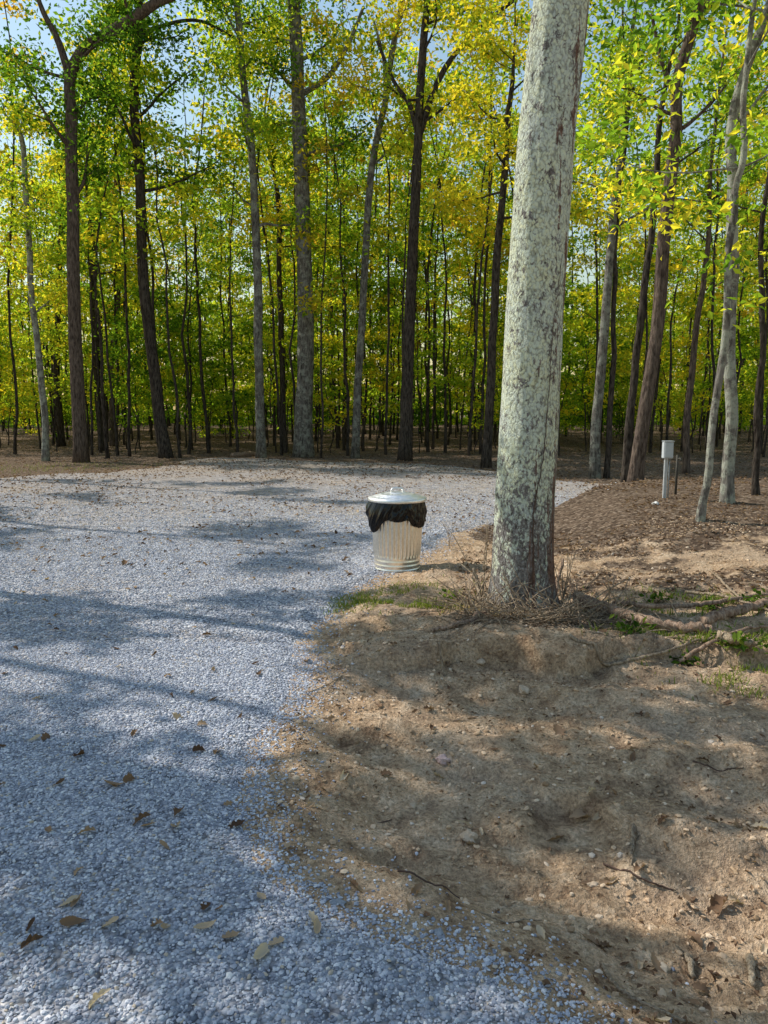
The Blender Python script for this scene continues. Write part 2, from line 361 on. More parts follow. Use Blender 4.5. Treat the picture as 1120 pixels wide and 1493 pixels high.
# ------------------------------------------------------------------ ground sheets
def axis(n, A, ext, c):
    B = math.asinh(ext / A); u = np.linspace(-1, 1, n); return c + A * np.sinh(B * u)
xs = axis(840, 1.5, 450, 0.6); ys = axis(880, 1.5, 450, 3.2)
X, Y = np.meshgrid(xs, ys); D = ragged(X, Y, gdist(X, Y))
Z = height(X, Y, D)
nx, ny = len(xs), len(ys)
I = np.arange(nx * ny).reshape(ny, nx)
Fq = np.stack([I[:-1, :-1], I[:-1, 1:], I[1:, 1:], I[1:, :-1]], -1).reshape(-1, 4)
lit = sst(10, 16, Y) * 0.3 + 0.40 * sst(5.2, 6.0, Y) * sst(0.7, 1.8, X) - .16 * np.exp(-((Y - 6.7) / .5) ** 2) * sst(0.7, 1.8, X) + .36 * sst(7.4, 8.8, Y) * sst(0.7, 1.8, X) + 0.14 * sst(4.6, 5.4, Y) * sst(0, 1, X) + .6 * sst(12, 16, Y)
g = mesh_np('ground', np.stack([X, Y, Z], -1).reshape(-1, 3), Fq, M_dirt, attrs={'litter': np.clip(lit, 0, 1).ravel()})
tag(g, 'bare brown dirt ground and leaf strewn forest floor', 'ground', kind='structure')
gm = D > -0.25
keep = (gm[:-1, :-1] & gm[:-1, 1:] & gm[1:, 1:] & gm[1:, :-1]).ravel()
Zg = Z + np.clip(-0.02 + D * 0.22, -0.05, 0.022)
Fg = Fq[keep]; used, inv = np.unique(Fg, return_inverse=True)
gv = mesh_np('gravel_road', np.stack([X, Y, Zg], -1).reshape(-1, 3)[used], inv.reshape(-1, 4), M_gravel)
tag(gv, 'grey gravel drive widening into a turnaround before the woods', 'gravel drive', kind='structure')

# ------------------------------------------------------------------ loose stones
def ico():
    p = (1 + 5 ** 0.5) / 2
    v = np.array([(-1,p,0),(1,p,0),(-1,-p,0),(1,-p,0),(0,-1,p),(0,1,p),(0,-1,-p),(0,1,-p),(p,0,-1),(p,0,1),(-p,0,-1),(-p,0,1)], float)
    v /= np.linalg.norm(v[0])
    f = np.array([(0,11,5),(0,5,1),(0,1,7),(0,7,10),(0,10,11),(1,5,9),(5,11,4),(11,10,2),(10,7,6),(7,1,8),(3,9,4),(3,4,2),(3,2,6),(3,6,8),(3,8,9),(4,9,5),(2,4,11),(6,2,10),(8,6,7),(9,8,1)])
    return v, f
IV, IF = ico()
OV = np.array([(1,0,0),(-1,0,0),(0,1,0),(0,-1,0),(0,0,1),(0,0,-1)], float)
OF = np.array([(0,2,4),(2,1,4),(1,3,4),(3,0,4),(2,0,5),(1,2,5),(3,1,5),(0,3,5)])
def stones(P, r, flatz=(0.35, 0.8), jit=0.24, BV=IV, BF=IF):
    n = len(P); nb = len(BV); s = r[:, None] * rng.uniform(0.65, 1.35, (n, 3)); s[:, 2] *= rng.uniform(*flatz, n)
    V = BV[None] * (1 + rng.uniform(-jit, jit, (n, nb, 1))) * s[:, None]
    a = rng.uniform(0, 2 * math.pi, n); t = rng.normal(0, 0.4, n)
    c, s_ = np.cos(t)[:, None], np.sin(t)[:, None]
    x, y, z = V[..., 0], V[..., 1] * c - V[..., 2] * s_, V[..., 1] * s_ + V[..., 2] * c
    c, s_ = np.cos(a)[:, None], np.sin(a)[:, None]
    V = np.stack([x * c - y * s_, x * s_ + y * c, z], -1) + P[:, None]
    F = BF[None] + (np.arange(n) * nb)[:, None, None]
    rv = rng.random(n) * .985; tan = rng.random(n) < 0.55 * np.clip((P[:, 1] - 6) / 8, 0, 1) + .03; rv = np.where(tan, 1.0, rv)
    return V.reshape(-1, 3), F.reshape(-1, 3), np.repeat(rv, nb)
def gz(x, y):
    d = ragged(np.asarray(x, float), np.asarray(y, float), gdist(x, y))
    return height(x, y, d), d
def scatter_gravel(n, y0, y1, r0, r1, fade=None):
    y = np.sqrt(rng.uniform(y0 ** 2, y1 ** 2, n)); x = rng.uniform(-1, 1, n) * (0.56 * y + 0.4)
    k = rng.random(n) < (1 - sst(*fade, y)) if fade else np.ones(n, bool)
    x, y = x[k], y[k]
    h, d = gz(x, y); k = (d > 0.0) | (rng.random(len(x)) < np.exp(np.minimum(d, 0) / 0.09) * 0.6)
    x, y, h, d = x[k], y[k], h[k], d[k]
    z = h + np.clip(-0.02 + d * 0.22, 0, 0.022)
    r = rng.uniform(r0, r1, len(x)) * rng.choice([0.6, 0.85, 1, 1.3], len(x))
    return np.stack([x, y, z + r * rng.uniform(0.0, 0.4, len(x))], -1), r
A1 = scatter_gravel(190000, 1.2, 4.6, 0.0037, 0.0061); A2 = scatter_gravel(115000, 4.6, 9.0, 0.0058, 0.0096); A3 = scatter_gravel(80000, 9.0, 18, 0.009, 0.015, (9, 18))
V1, F1, r1 = stones(A1[0], A1[1])
V2, F2, r2 = stones(np.vstack([A2[0], A3[0]]), np.r_[A2[1], A3[1]], BV=OV, BF=OF)
o = mesh_np('gravel_stones', np.vstack([V1, V2]), np.vstack([F1, F2 + len(V1)]), M_stone, smooth=False, rnd=np.r_[r1, r2])
tag(o, 'loose blue grey crushed stones covering the drive', 'gravel', kind='stuff')
n = 32000
y = np.sqrt(rng.uniform(1.3 ** 2, 8.5 ** 2, n)); x = rng.uniform(-0.3, 1, n) * (0.58 * y + 0.4)
h, d = gz(x, y); k = (d < 0) & (vnoise(x * 1.5, y * 1.5, 77) + .5 * vnoise(x * 5, y * 5, 78) > 0.5); x, y, h = x[k], y[k], h[k]
r = 0.0025 + 0.012 * rng.random(len(x)) ** 4
V, F, rn = stones(np.stack([x, y, h + r * 0.1], -1), r)
o = mesh_np('dirt_pebbles', V, F, M_pebble, smooth=False, rnd=np.repeat(rng.random(len(x)), 12)); tag(o, 'small pebbles and clods strewn over the bare dirt', 'pebbles', kind='stuff')

# ------------------------------------------------------------------ leaves
def leafmesh(P, size, up=0.7, wr=0.5, fold=0.12):
    n = len(P); size = np.broadcast_to(size, (n,))
    nn = rng.normal(0, 1, (n, 3)) * 0.75; nn[:, 2] += up; nn /= np.linalg.norm(nn, axis=1)[:, None]
    a = rng.normal(0, 1, (n, 3)); a[:, 2] -= 0.3; a -= nn * (a * nn).sum(1)[:, None]; a /= np.linalg.norm(a, axis=1)[:, None]
    s = np.cross(nn, a); L = size[:, None]; w = L * wr * rng.uniform(0.8, 1.2, (n, 1))
    V = np.stack([P - a * L * .5, P + a * L * 0.02 + s * w * .5 + nn * L * fold, P + a * L * .5, P + a * L * 0.02 - s * w * .5 + nn * L * fold], 1).reshape(-1, 3)
    F = np.arange(4 * n).reshape(n, 4)
    return V, F, np.repeat(rng.random(n), 4)
def clusters(C, rad, per, flatz=0.40):
    C = np.asarray(C); n = len(C); rad = np.broadcast_to(rad, (n,))
    k = np.repeat(np.arange(n), per)
    off = rng.normal(0, 0.55, (len(k), 3)) * rad[k][:, None]; off[:, 2] *= flatz
    return C[k] + off, k
def limb(p0, az, el, L, r0, nt=3):
    d = np.array([math.cos(az) * math.cos(el), math.sin(az) * math.cos(el), math.sin(el)]); P = [np.array(p0)]; st = L / 7
    for i in range(7):
        d = d + rng.normal(0, 0.13, 3) + np.array([0, 0, 0.03]); d /= np.linalg.norm(d); P.append(P[-1] + d * st)
    P = np.array(P); parts = [tube(P, np.linspace(r0, r0 * 0.22, 8), 6)]; ends = [P[-1], P[6], P[5]]
    for j in range(nt):
        i = rng.integers(2, 7); d2 = P[i] - P[i - 1]; d2 /= np.linalg.norm(d2)
        q = rng.normal(0, 1, 3); q[2] *= 0.5; d2 = d2 * 0.8 + q * 0.55; d2 /= np.linalg.norm(d2); l2 = L * rng.uniform(0.25, 0.45)
        Q = np.array([P[i], P[i] + d2 * l2 * .5 + rng.normal(0, .04, 3), P[i] + d2 * l2])
        parts.append(tube(Q, [r0 * 0.35, r0 * 0.25, r0 * 0.1], 4)); ends += [Q[-1], Q[1]]
    return parts, ends

def make_tree(base, path, radii, bark, leaf, nl, zlo, lrange, leafsize, per, crad, name='tree', seg=14, rings=40, limb_parts=True, extra=None, flare=1.35, extra_clusters=None, wig=0.0, nt=3):
    root = empty(name, base); base = np.array(base)
    P = catmull(np.array(path) - base, rings); t = np.linspace(0, 1, rings)
    if wig:
        s0 = random.random() * 50; P[:, 0] += wig * fbm(t * 9 + s0, t * 0 + s0, 3, 2) * sst(0, .1, t); P[:, 1] += wig * fbm(t * 9 - s0, t * 0 + 7, 4, 2) * sst(0, .1, t)
    rr = np.interp(t, np.linspace(0, 1, len(radii)), radii)
    zz = P[:, 2]; rr = rr * (1 + (flare - 1) * np.exp(-np.maximum(zz, 0) / (radii[0] * 2.0)))
    bk = M_bark[bark]
    trunk = tube(P, rr, seg, 0.14, random.randint(0, 99))
    ends = []; allparts = []
    zmax = zz[-1]
    for i in range(nl):
        z = zlo + (zmax - zlo) * ((i + rng.random()) / nl) ** 0.9
        k = min(rings - 1, int(np.searchsorted(zz, z))); az = i * 2.4 + rng.uniform(-0.5, 0.5)
        L = rng.uniform(*lrange) * (1.0 - 0.5 * (z - zlo) / max(0.1, zmax - zlo))
        parts, e = limb(P[k], az, R(rng.uniform(5, 45)), L, max(0.012, rr[k] * 0.38), nt)
        ends += e; allparts.append(parts)
    for Q, q0, q1 in (extra or []):
        Q = catmull(np.array(Q) - base, 14); allparts.append([tube(Q, np.linspace(q0, q1, 14), 8)]); ends += [Q[-1], Q[10]]
    if limb_parts:
        tube_obj('trunk', trunk, bk, root)
        for parts in allparts: tube_obj('limb', parts, bk, root)
    else:
        tube_obj('trunk', [trunk] + [p for ps in allparts for p in ps], bk, root)
    if extra_clusters is not None: ends += [np.array(c) - base for c in extra_clusters]
    if len(ends) and per:
        C, k = clusters(ends, crad * rng.uniform(0.6, 1.3, len(ends)), per)
        V, F, rn = leafmesh(C, leafsize * rng.uniform(0.7, 1.25, len(C)))
        shade = rng.random(len(ends))[k]; rn = np.clip(0.4 * rn + 0.6 * np.repeat(shade, 4), 0, 1)
        mesh_np('crown', V, F, M_leaf[leaf], root, smooth=False, rnd=rn)
    return root

def hero(pix, wid, bark, leaf, label, nl=9, zlo=5.5, lrange=(1.4, 3.0), leafsize=0.155, per=50, crad=0.84, ztop=14, extra=None, ec=None):
    b = ground(*pix[0]); Y = b[1]
    pts = [b - np.array([0, 0, 0.15])] + [at(px, py, Y) for px, py in pix[1:]]
    dv = pts[-1] - pts[-2]; dv = dv / np.linalg.norm(dv)
    ztop = max(ztop, pts[-1][2] + 1.5)
    L = ztop - pts[-1][2]; pts += [pts[-1] + dv * L * .5 + np.array([rng.normal(0, .2), rng.normal(0, .2), 0]), pts[-1] + dv * L + np.array([0, 0, .1])]
    zc = Y * cp
    zs = np.array([p[2] for p in pts]); zs = zs - zs[0]
    r0 = wid[0] / 2 / FPX * zc; r1 = wid[1] / 2 / FPX * zc
    zv = min(at(560, max(pix[-1][1], 0), Y)[2], ztop - 1)
    radii = [max(0.02, r0 + (r1 - r0) * min(1, z / zv) if z <= zv else r1 * max(0.25, 1 - (z - zv) / (ztop - zv + 0.1))) for z in np.interp(np.linspace(0, len(pts) - 1, 12), np.arange(len(pts)), zs)]
    ex = [([at(px, py, Y) for px, py in q], a0 / 2 / FPX * zc, a1 / 2 / FPX * zc) for q, a0, a1 in (extra or [])]
    ecw = [at(px, py, Y + dy) for px, py, dy in (ec or [])]
    t = make_tree(b, pts, radii, bark, leaf, nl, zlo, lrange, leafsize, per, crad, 'tree', extra=ex, extra_clusters=ecw, wig=.10)
    tag(t, label, 'tree'); return t

heroes = [
 dict(pix=[(67,672),(60,560),(48,440),(38,320),(30,200)], wid=(10,7), bark='pale', leaf='ygreen', label='slim pale tree leftmost along the far edge of the gravel', zlo=4, ztop=10, nl=8, lrange=(1,2)),
 dict(pix=[(119,674),(112,520),(106,340),(103,190),(104,110),(128,66),(170,42),(225,8)], wid=(20,14), bark='brown', leaf='green', label='reddish brown tree whose upper trunk bends sharply to the right', zlo=7, ztop=14, nl=9, lrange=(1.5,3), extra=[([(104,120),(85,60),(60,10),(40,-60)],12,4)], ec=[(40,330,0),(20,250,0),(60,200,.5),(15,150,.5),(80,300,-.5),(50,110,0),(150,130,0),(90,40,0),(20,60,0),(180,90,.5),(140,20,.3),(30,10,0),(10,110,.3),(70,150,.3),(120,180,.5)]),
 dict(pix=[(150,657),(140,520),(137,380),(150,240),(165,120)], wid=(11,8), bark='dark', leaf='yellow', label='slim dark tree just right of the bent brown tree', zlo=6, nl=9),
 dict(pix=[(243,668),(226,560),(208,420),(204,260),(196,140),(203,40),(198,-40)], wid=(18,11), bark='dark', leaf='green', label='dark tree leaning left with a curved base at left of the clearing', zlo=7.5, nl=11, extra=[([(200,60),(230,40),(290,30),(350,60)],7,3)], ec=[(250,180,0),(300,210,.5),(240,250,0),(330,150,0),(300,20,0),(170,200,0),(345,90,0),(230,10,0),(270,270,.5),(180,30,0),(210,120,0)]),
 dict(pix=[(381,668),(377,500),(371,300),(358,140),(346,0)], wid=(14,9), bark='grey', leaf='ygreen', label='thin straight grey tree left of the thick grey trunk', zlo=7, nl=12, ec=[(330,40,0),(390,60,0),(400,140,.4),(330,220,0),(390,10,.3)]),
 dict(pix=[(442,666),(444,500),(441,300),(434,150),(429,0)], wid=(26,17), bark='grey', leaf='green', label='thick straight grey trunk above the middle of the gravel', zlo=9, ztop=16, nl=9, extra=[([(436,140),(480,110),(510,60),(530,10)],9,4)], ec=[(400,90,.5),(470,40,.3),(490,170,.5),(400,230,.6),(480,250,.6),(510,20,.5)]),
 dict(pix=[(518,667),(526,500),(534,330),(545,230),(562,150),(572,70),(590,-20)], wid=(12,8), bark='grey', leaf='yellow', label='slender grey tree with a gently curving top left of the forked tree', zlo=9, nl=6, extra=[([(562,150),(560,90),(545,30)],6,3)], ec=[(520,90,.4),(540,10,.4),(500,200,.5),(575,30,.3)]),
 dict(pix=[(590,672),(597,500),(606,320),(611,190),(617,90),(624,-10)], wid=(19,10), bark='dark', leaf='ygreen', label='dark forked tree standing behind the lidded trash can', zlo=9.5, nl=7, extra=[([(611,200),(596,150),(575,120),(550,60)],8,4),([(612,195),(630,140),(655,90),(700,40),(750,0)],10,5)], ec=[(650,30,.3),(600,40,.5),(690,90,.3),(640,150,.6),(720,20,.3),(580,220,.6)]),
 dict(pix=[(708,682),(716,540),(724,400),(735,270),(742,160)], wid=(14,9), bark='dark', leaf='yellow', label='dark tree with yellow leaves just left of the big lichen trunk', zlo=6, ztop=12, nl=10, ec=[(680,200,0),(700,260,1),(660,160,0),(720,120,0),(690,310,.5),(640,230,1)]),
 dict(pix=[(867,698),(878,540),(890,390),(900,280),(912,180)], wid=(15,10), bark='grey', leaf='yellow', label='grey tree right behind the big lichen covered trunk', zlo=5, ztop=12, nl=8, leafsize=.12, ec=[(880,300,0),(860,250,1),(905,350,.5)]),
 dict(pix=[(884,697),(893,560),(897,420),(900,300)], wid=(9,6), bark='dark', leaf='ygreen', label='very slim dark tree between two thicker trees right of the big trunk', zlo=5, ztop=10, nl=5, leafsize=.12),
 dict(pix=[(911,702),(926,560),(942,420),(952,320),(960,200)], wid=(12,8), bark='dark', leaf='green', label='slim dark leaning tree close left of the red brown leaning tree', zlo=5.5, ztop=11, nl=6, leafsize=.115),
 dict(pix=[(924,714),(942,580),(962,420),(976,280),(988,160),(1003,70),(1030,-20)], wid=(21,14), bark='brown', leaf='green', label='red brown leaning tree left of the grey utility box', zlo=5.5, ztop=11, nl=7, lrange=(1.2,2.4), leafsize=.115, extra=[([(988,150),(965,90),(950,20)],9,4)]),
 dict(pix=[(1020,758),(1034,640),(1052,480),(1066,340),(1076,240),(1088,140)], wid=(12,8), bark='pale', leaf='green', label='thin pale leaning tree nearest right of the grey utility box', zlo=3.0, ztop=8, nl=9, lrange=(0.9,1.9), leafsize=.11, per=34, crad=.45, ec=[(1000,120,-.3),(960,160,-.3),(920,90,-.5),(1050,60,-.5),(900,190,0),(1090,200,-.5),(1020,220,0),(950,40,-.5),(1060,300,0),(1100,380,0),(890,40,0),(1000,40,.2),(880,120,.2),(940,300,-.8),(1000,340,-.8),(1040,390,-.6),(1080,440,-.5)]),
 dict(pix=[(1061,732),(1066,600),(1066,450),(1068,300),(1072,150)], wid=(18,13), bark='pale', leaf='green', label='lichen spotted straight tree right of the thin pale leaning tree', zlo=4.5, ztop=10, nl=7, lrange=(1.2,2.4), leafsize=.12),
 dict(pix=[(1103,722),(1106,600),(1112,460),(1108,330)], wid=(10,7), bark='dark', leaf='ygreen', label='slim dark tree at the right edge behind the lichen spotted tree', zlo=2.5, ztop=10, nl=8, leafsize=.12),
 dict(pix=[(90,650),(84,520),(88,380),(96,260)], wid=(10,8), bark='dark', leaf='green', label='straight dark tree between the leftmost pale tree and the bent tree', zlo=6, nl=7),
 dict(pix=[(165,650),(163,560),(172,430),(168,300)], wid=(9,7), bark='brown', leaf='orange', label='slim brown tree halfway between the bent tree and the curved base tree', zlo=6, nl=6),
 dict(pix=[(416,660),(413,540),(408,400),(404,280)], wid=(9,7), bark='dark', leaf='yellow', label='thin dark tree close left of the thick grey trunk', zlo=6, nl=6),
 dict(pix=[(1000,690),(1006,560),(1022,430),(1034,330)], wid=(10,7), bark='brown', leaf='ygreen', label='slim brown tree rising behind the grey utility box', zlo=3.5, ztop=12, nl=7, leafsize=.13),
]
for hd in heroes: hero(**hd)

# ---- the big lichen trunk
tb = np.array([TX, TY, TZ]); TYb = TY
bt = empty('lichen_tree', tb); tag(bt, 'big leaning foreground tree with pale lichen covered bark', 'tree')
cen = [(762,886),(764,760),(772,600),(780,430),(795,220),(818,0)]
bp = [tb - np.array([0, 0, 0.25])] + [at(px, py, TYb) for px, py in cen[1:]]
dv = bp[-1] - bp[-2]; dv /= np.linalg.norm(dv); bp += [bp[-1] + dv * 2.5, bp[-1] + dv * 5.5]
BP = catmull(bp, 260) - tb
zz = BP[:, 2]; ks = TYb / 5.35 * 0.97
rb = np.interp(zz, [0, 0.6, 2, 4.2, 10], [0.243 * ks, 0.226 * ks, 0.205 * ks, 0.190 * ks, 0.10])
rb = rb + 0.045 * np.exp(-np.maximum(zz, 0) / 0.11)
seg = 96; th = np.arange(seg) * 2 * math.pi / seg
lob = 1 + 0.10 * np.exp(-np.maximum(zz, 0) / 0.18)[:, None] * np.sin(th * 5 + 0.7)[None] + 0.018 * np.sin(th * 3 + zz[:, None] * 0.8)
br = 0.006 * fbm(np.cos(th)[None] * 9 + 0 * zz[:, None], np.sin(th)[None] * 9 + zz[:, None] * 7, 61, 3) + 0.010 * fbm(np.cos(th)[None] * 2.5 + zz[:, None], np.sin(th)[None] * 2.5 - zz[:, None], 63, 2)
rr = rb[:, None] * lob + br
Vb = np.stack([BP[:, None, 0] + rr * np.cos(th), BP[:, None, 1] + rr * np.sin(th), np.repeat(BP[:, None, 2], seg, 1)], -1).reshape(-1, 3)
i = np.arange(259)[:, None] * seg; j = np.arange(seg)[None]; j2 = (j + 1) % seg
mesh_np('trunk', Vb, np.stack([i + j, i + j2, i + seg + j2, i + seg + j], -1).reshape(-1, 4), M_bigbark, bt)
def vine(pts, r):
    out = []
    for z, s in pts:
        k = int(np.searchsorted(zz, z)); a = math.asin(max(-1, min(1, s))); rad = np.interp(z, zz, rb) + 0.007
        out.append(BP[k] + np.array([rad * math.sin(a), -rad * math.cos(a), 0]))
    Q = catmull(out, 90); Q += rng.normal(0, 0.003, Q.shape); return tube(Q, np.linspace(r, r * 0.3, 90), 6)
tube_obj('vine', vine([(0.05, -0.1), (0.35, 0.12), (0.7, 0.1), (1.1, 0.32), (1.5, 0.42), (2.0, 0.5), (2.5, 0.7)], 0.006), M_vine, bt)
ends = []
for i in range(6):
    k = min(int(np.searchsorted(zz, 6.0 + i * 0.6)), 259)
    parts, e = limb(BP[k], i * 2.4, R(rng.uniform(15, 45)), rng.uniform(2, 3.0), 0.05, 3); tube_obj('limb', parts, M_bark['grey'], bt); ends += e
C, k = clusters(ends, 0.6, 22); V, F, rn = leafmesh(C, 0.14 * rng.uniform(.7, 1.2, len(C))); mesh_np('crown', V, F, M_leaf['green'], bt, smooth=False, rnd=rn)

# ---- unseen trees left of the clearing, added and shaped to cast dappled shade
for i, (x, y, zl, zt, nl, pr, cr, nt_) in enumerate([(-8.4, 6.0, 5.0, 10, 8, 32, .30, 3), (-6.4, 7.2, 5.0, 9, 5, 18, .21, 3), (-10.2, 7.6, 5.5, 11.5, 8, 32, .30, 3), (-8.4, 4.6, 4.6, 9, 5, 20, .22, 3), (-13.5, 13.5, 6, 13, 8, 32, .33, 3), (-13.0, 18.0, 6, 12, 7, 32, .33, 3)]):
    b = np.array([x, y, hz(x, y)]); pth = [b - [0, 0, .1], b + [0.2, 0.1, zt * .35], b + [-0.1, 0.3, zt * .7], b + [0.2, 0.2, zt]]
    t = make_tree(b, pth, [0.11, 0.09, 0.06, 0.03], 'grey', 'green', nl, zl, (1.6, 3.6), 0.19, pr, cr, nt=nt_)
    tag(t, 'unseen leafy grey tree added left of the gravel to cast dappled shade', 'tree', 'unseen shade trees left of the gravel')

# ---- woods: prototypes and copies
def proto_tree(hh, r, leaf, bark, zlo, nl, per, lsz, lr, crad, name, rings=20):
    b = np.zeros(3); s1, s2 = rng.normal(0, .35, 2), rng.normal(0, .5, 2)
    pth = [(0, 0, -0.3), (s1[0] * .4, s1[1] * .4, hh * .3), (s1[0] + s2[0] * .3, s1[1], hh * .65), (s2[0], s2[1], hh)]
    return make_tree(b, pth, [r, r * .8, r * .55, r * .15], bark, leaf, nl, zlo, lr, lsz, per, crad, name, seg=8, rings=rings, limb_parts=False, wig=.22)
pt = [proto_tree(rng.uniform(11.5, 16), rng.uniform(0.045, 0.09), lf, bk, rng.uniform(3.6, 6.2), 9, 11, 0.21, (1.0, 2.2), 0.66, 'woodland_tree')
      for lf, bk in (('ygreen', 'dark'), ('green', 'dark'), ('ygreen', 'dark'), ('yellow', 'dark'), ('orange', 'dark'), ('ygreen', 'dark'), ('ygreen', 'dark'))]
ps = [proto_tree(rng.uniform(4.5, 7.5), rng.uniform(0.02, 0.038), lf, 'dark', 0.9, 12, 11, 0.18, (0.8, 1.7), 0.5, 'sapling', 12) for lf in ('bright', 'ygreen', 'yellow', 'ygreen')]
psh = [proto_tree(rng.uniform(1.4, 2.4), 0.012, lf, 'dark', 0.1, 7, 9, 0.16, (0.5, 1.0), 0.42, 'shrub', 8) for lf in ('ygreen', 'green')]
pos = []
def place(n, y0, y1, mind):
    Xc = rng.uniform(-1, 1, n * 12); Yc = rng.uniform(y0, y1, n * 12); Xc = Xc * (0.54 * Yc + 2.0); ok = gdist(Xc, Yc) < -1.0
    out = []
    for x, y in zip(Xc[ok], Yc[ok]):
        if len(out) >= n: break
        if all((x - a) ** 2 + (y - b) ** 2 > mind ** 2 for a, b in pos): pos.append((x, y)); out.append((x, y))
    return out
for protos_, n_, y0_, y1_, md_, lab_, cat_, grp_ in (
    (pt, 240, 24.5, 50, 0.8, 'slim tree among the crowded trunks deep in the woods', 'tree', 'slim trees deep in the woods'),
    (ps, 150, 26.5, 48, 0.75, 'young leafy sapling filling the space under the tall woodland trees', 'sapling', 'saplings under the woodland trees'),
    (psh, 90, 34, 49, 0.6, 'low leafy shrub on the forest floor between the trunks', 'shrub', 'shrubs on the forest floor')):
    for i, (x, y) in enumerate(place(n_, y0_, y1_, md_)):
        p = protos_[i % len(protos_)]; o = p if i < len(protos_) else copy_thing(p, (0, 0, 0), 0)
        o.location = (x, y, hz(x, y)); o.rotation_euler = (0, 0, rng.uniform(0, 6.28)); s = rng.uniform(.75, 1.15); o.scale = (s, s, s * rng.uniform(.9, 1.1))
        tag(o, lab_, cat_, grp_)
n = 34000
x = rng.uniform(-48, 48, n); y = rng.uniform(50, 58, n); z = 9.5 * rng.random(n) ** 1.7 + 0.5
k = vnoise(x / 3, z / 2, 5) * 0.6 + vnoise(x, z, 6) * .4 > 0.02 + 0.5 * (z / 10) ** 2
V, F, rn = leafmesh(np.stack([x, y, z], -1)[k], 0.62 * rng.uniform(.6, 1.2, k.sum()), 0.3)
o = mesh_np('distant_woods', V, F, M_leaf['ygreen'], smooth=False, rnd=.9 * rn); tag(o, 'far off mass of yellow green woodland behind the trees', 'woods', kind='stuff')

# ------------------------------------------------------------------ litter
def ground_leaves(x, y, size, lift=0.01):
    h, d = gz(x, y); z = h + np.where(d > 0, np.clip(-0.02 + d * .22, 0, .022) + 0.012, 0.006) + np.minimum(lift, size * .2) * rng.random(len(x))
    return leafmesh(np.stack([x, y, z], -1), size, 2.6, 0.5, 0.22)
n = 10000; yy = rng.uniform(11, 45, n); xx = rng.uniform(-1, 1, n) * (0.56 * yy + 2); k = gdist(xx, yy) < 0.8 * rng.random(n)
xx, yy = xx[k], yy[k]
n2 = 6500; y2 = rng.uniform(5.3, 13, n2); x2 = rng.uniform(0.10, 0.6, n2) * y2; k2 = (gdist(x2, y2) < 0) & (vnoise(x2 * 1.2, y2 * 1.2, 9) > .38)
n3 = 15000; y3 = rng.uniform(6.5, 23, n3); x3 = rng.uniform(-.56, .45, n3) * y3; k3 = (gdist(x3, y3) > 0) & (rng.random(n3) < ((y3 - 5.5) / 15) ** 1.3) & (vnoise(x3 * .5, y3 * .5, 19) > .25)
n4 = 3600; y4 = rng.uniform(1.6, 5.6, n4); x4 = rng.uniform(-.25, .56, n4) * y4; k4 = (gdist(x4, y4) < -.03) & (vnoise(x4 * 2.2, y4 * 2.2, 29) > .42)
sz = np.r_[rng.uniform(.05, .11, len(xx)), rng.uniform(.02, .06, k2.sum()), rng.uniform(.04, .085, k3.sum()), rng.uniform(.006, .028, k4.sum())]
xx = np.r_[xx, x2[k2], x3[k3], x4[k4]]; yy = np.r_[yy, y2[k2], y3[k3], y4[k4]]
V, F, rn = ground_leaves(xx, yy, sz)
o = mesh_np('leaf_litter', V, F, M_litter, smooth=False, rnd=rn * .8); tag(o, 'carpet of dry brown leaves and leaf bits on the ground', 'leaf litter', kind='stuff')

def fallen_leaf_mesh(seed, lobed):
    r = np.random.default_rng(seed); n = 19; t = np.linspace(0, 1, n); w = np.sin(np.pi * t ** 0.75) * (0.30 if lobed else 0.21) + 0.008
    if lobed: w = w * (0.45 + 0.65 * np.abs(np.sin(t * math.pi * 3.5)) ** .7)
    w = w * r.uniform(.85, 1.15, n)
    curl = r.uniform(0.8, 2.2); bend = r.uniform(-0.6, 0.9); tw = r.uniform(-1, 1); V = []
    for a, b in zip(t, w):
        for s in (-1, -.5, 0, .5, 1):
            q = s * b; ph = q * curl * 3; x_, z_ = math.sin(ph) / (curl * 3), (1 - math.cos(ph)) / (curl * 3)
            an = tw * (a - .5); V.append((x_ * math.cos(an) - z_ * math.sin(an), a - .5, x_ * math.sin(an) + z_ * math.cos(an) + bend * (a - .5) ** 2 + r.normal(0, .008)))
    V = np.array(V); V[:, 2] -= V[:, 2].min()
    I = np.arange(n * 5).reshape(n, 5); F = np.stack([I[:-1, :-1], I[:-1, 1:], I[1:, 1:], I[1:, :-1]], -1).reshape(-1, 4)
    return V, F
NPR = 7
protos = []
for s in range(NPR):
    V, F = fallen_leaf_mesh(s + 3, s % 2 == 0)
    protos.append(mesh_np('fallen_leaf', V, F, M_litter, rnd=np.full(len(V), 0.30 + 0.07 * s)))
firstused = [False] * NPR
def fallen(x, y, size, label, group=None, k=None):
    k = rng.integers(0, NPR) if k is None else k
    if firstused[k]: o = protos[k].copy(); COL.objects.link(o)
    else: o = protos[k]; firstused[k] = True
    h, d = gz(np.array([x]), np.array([y])); z = h[0] + (np.clip(-0.02 + d[0] * .22, 0, .022) + 0.008 if d[0] > 0 else 0.002)
    o.location = (x, y, z); o.rotation_euler = (rng.normal(0, .3), rng.normal(0, .3), rng.uniform(0, 6.28)); o.scale = (size * rng.uniform(.8, 1.2), size, size)
    if 'group' in o: del o['group']
    tag(o, label, 'leaf', group); return o
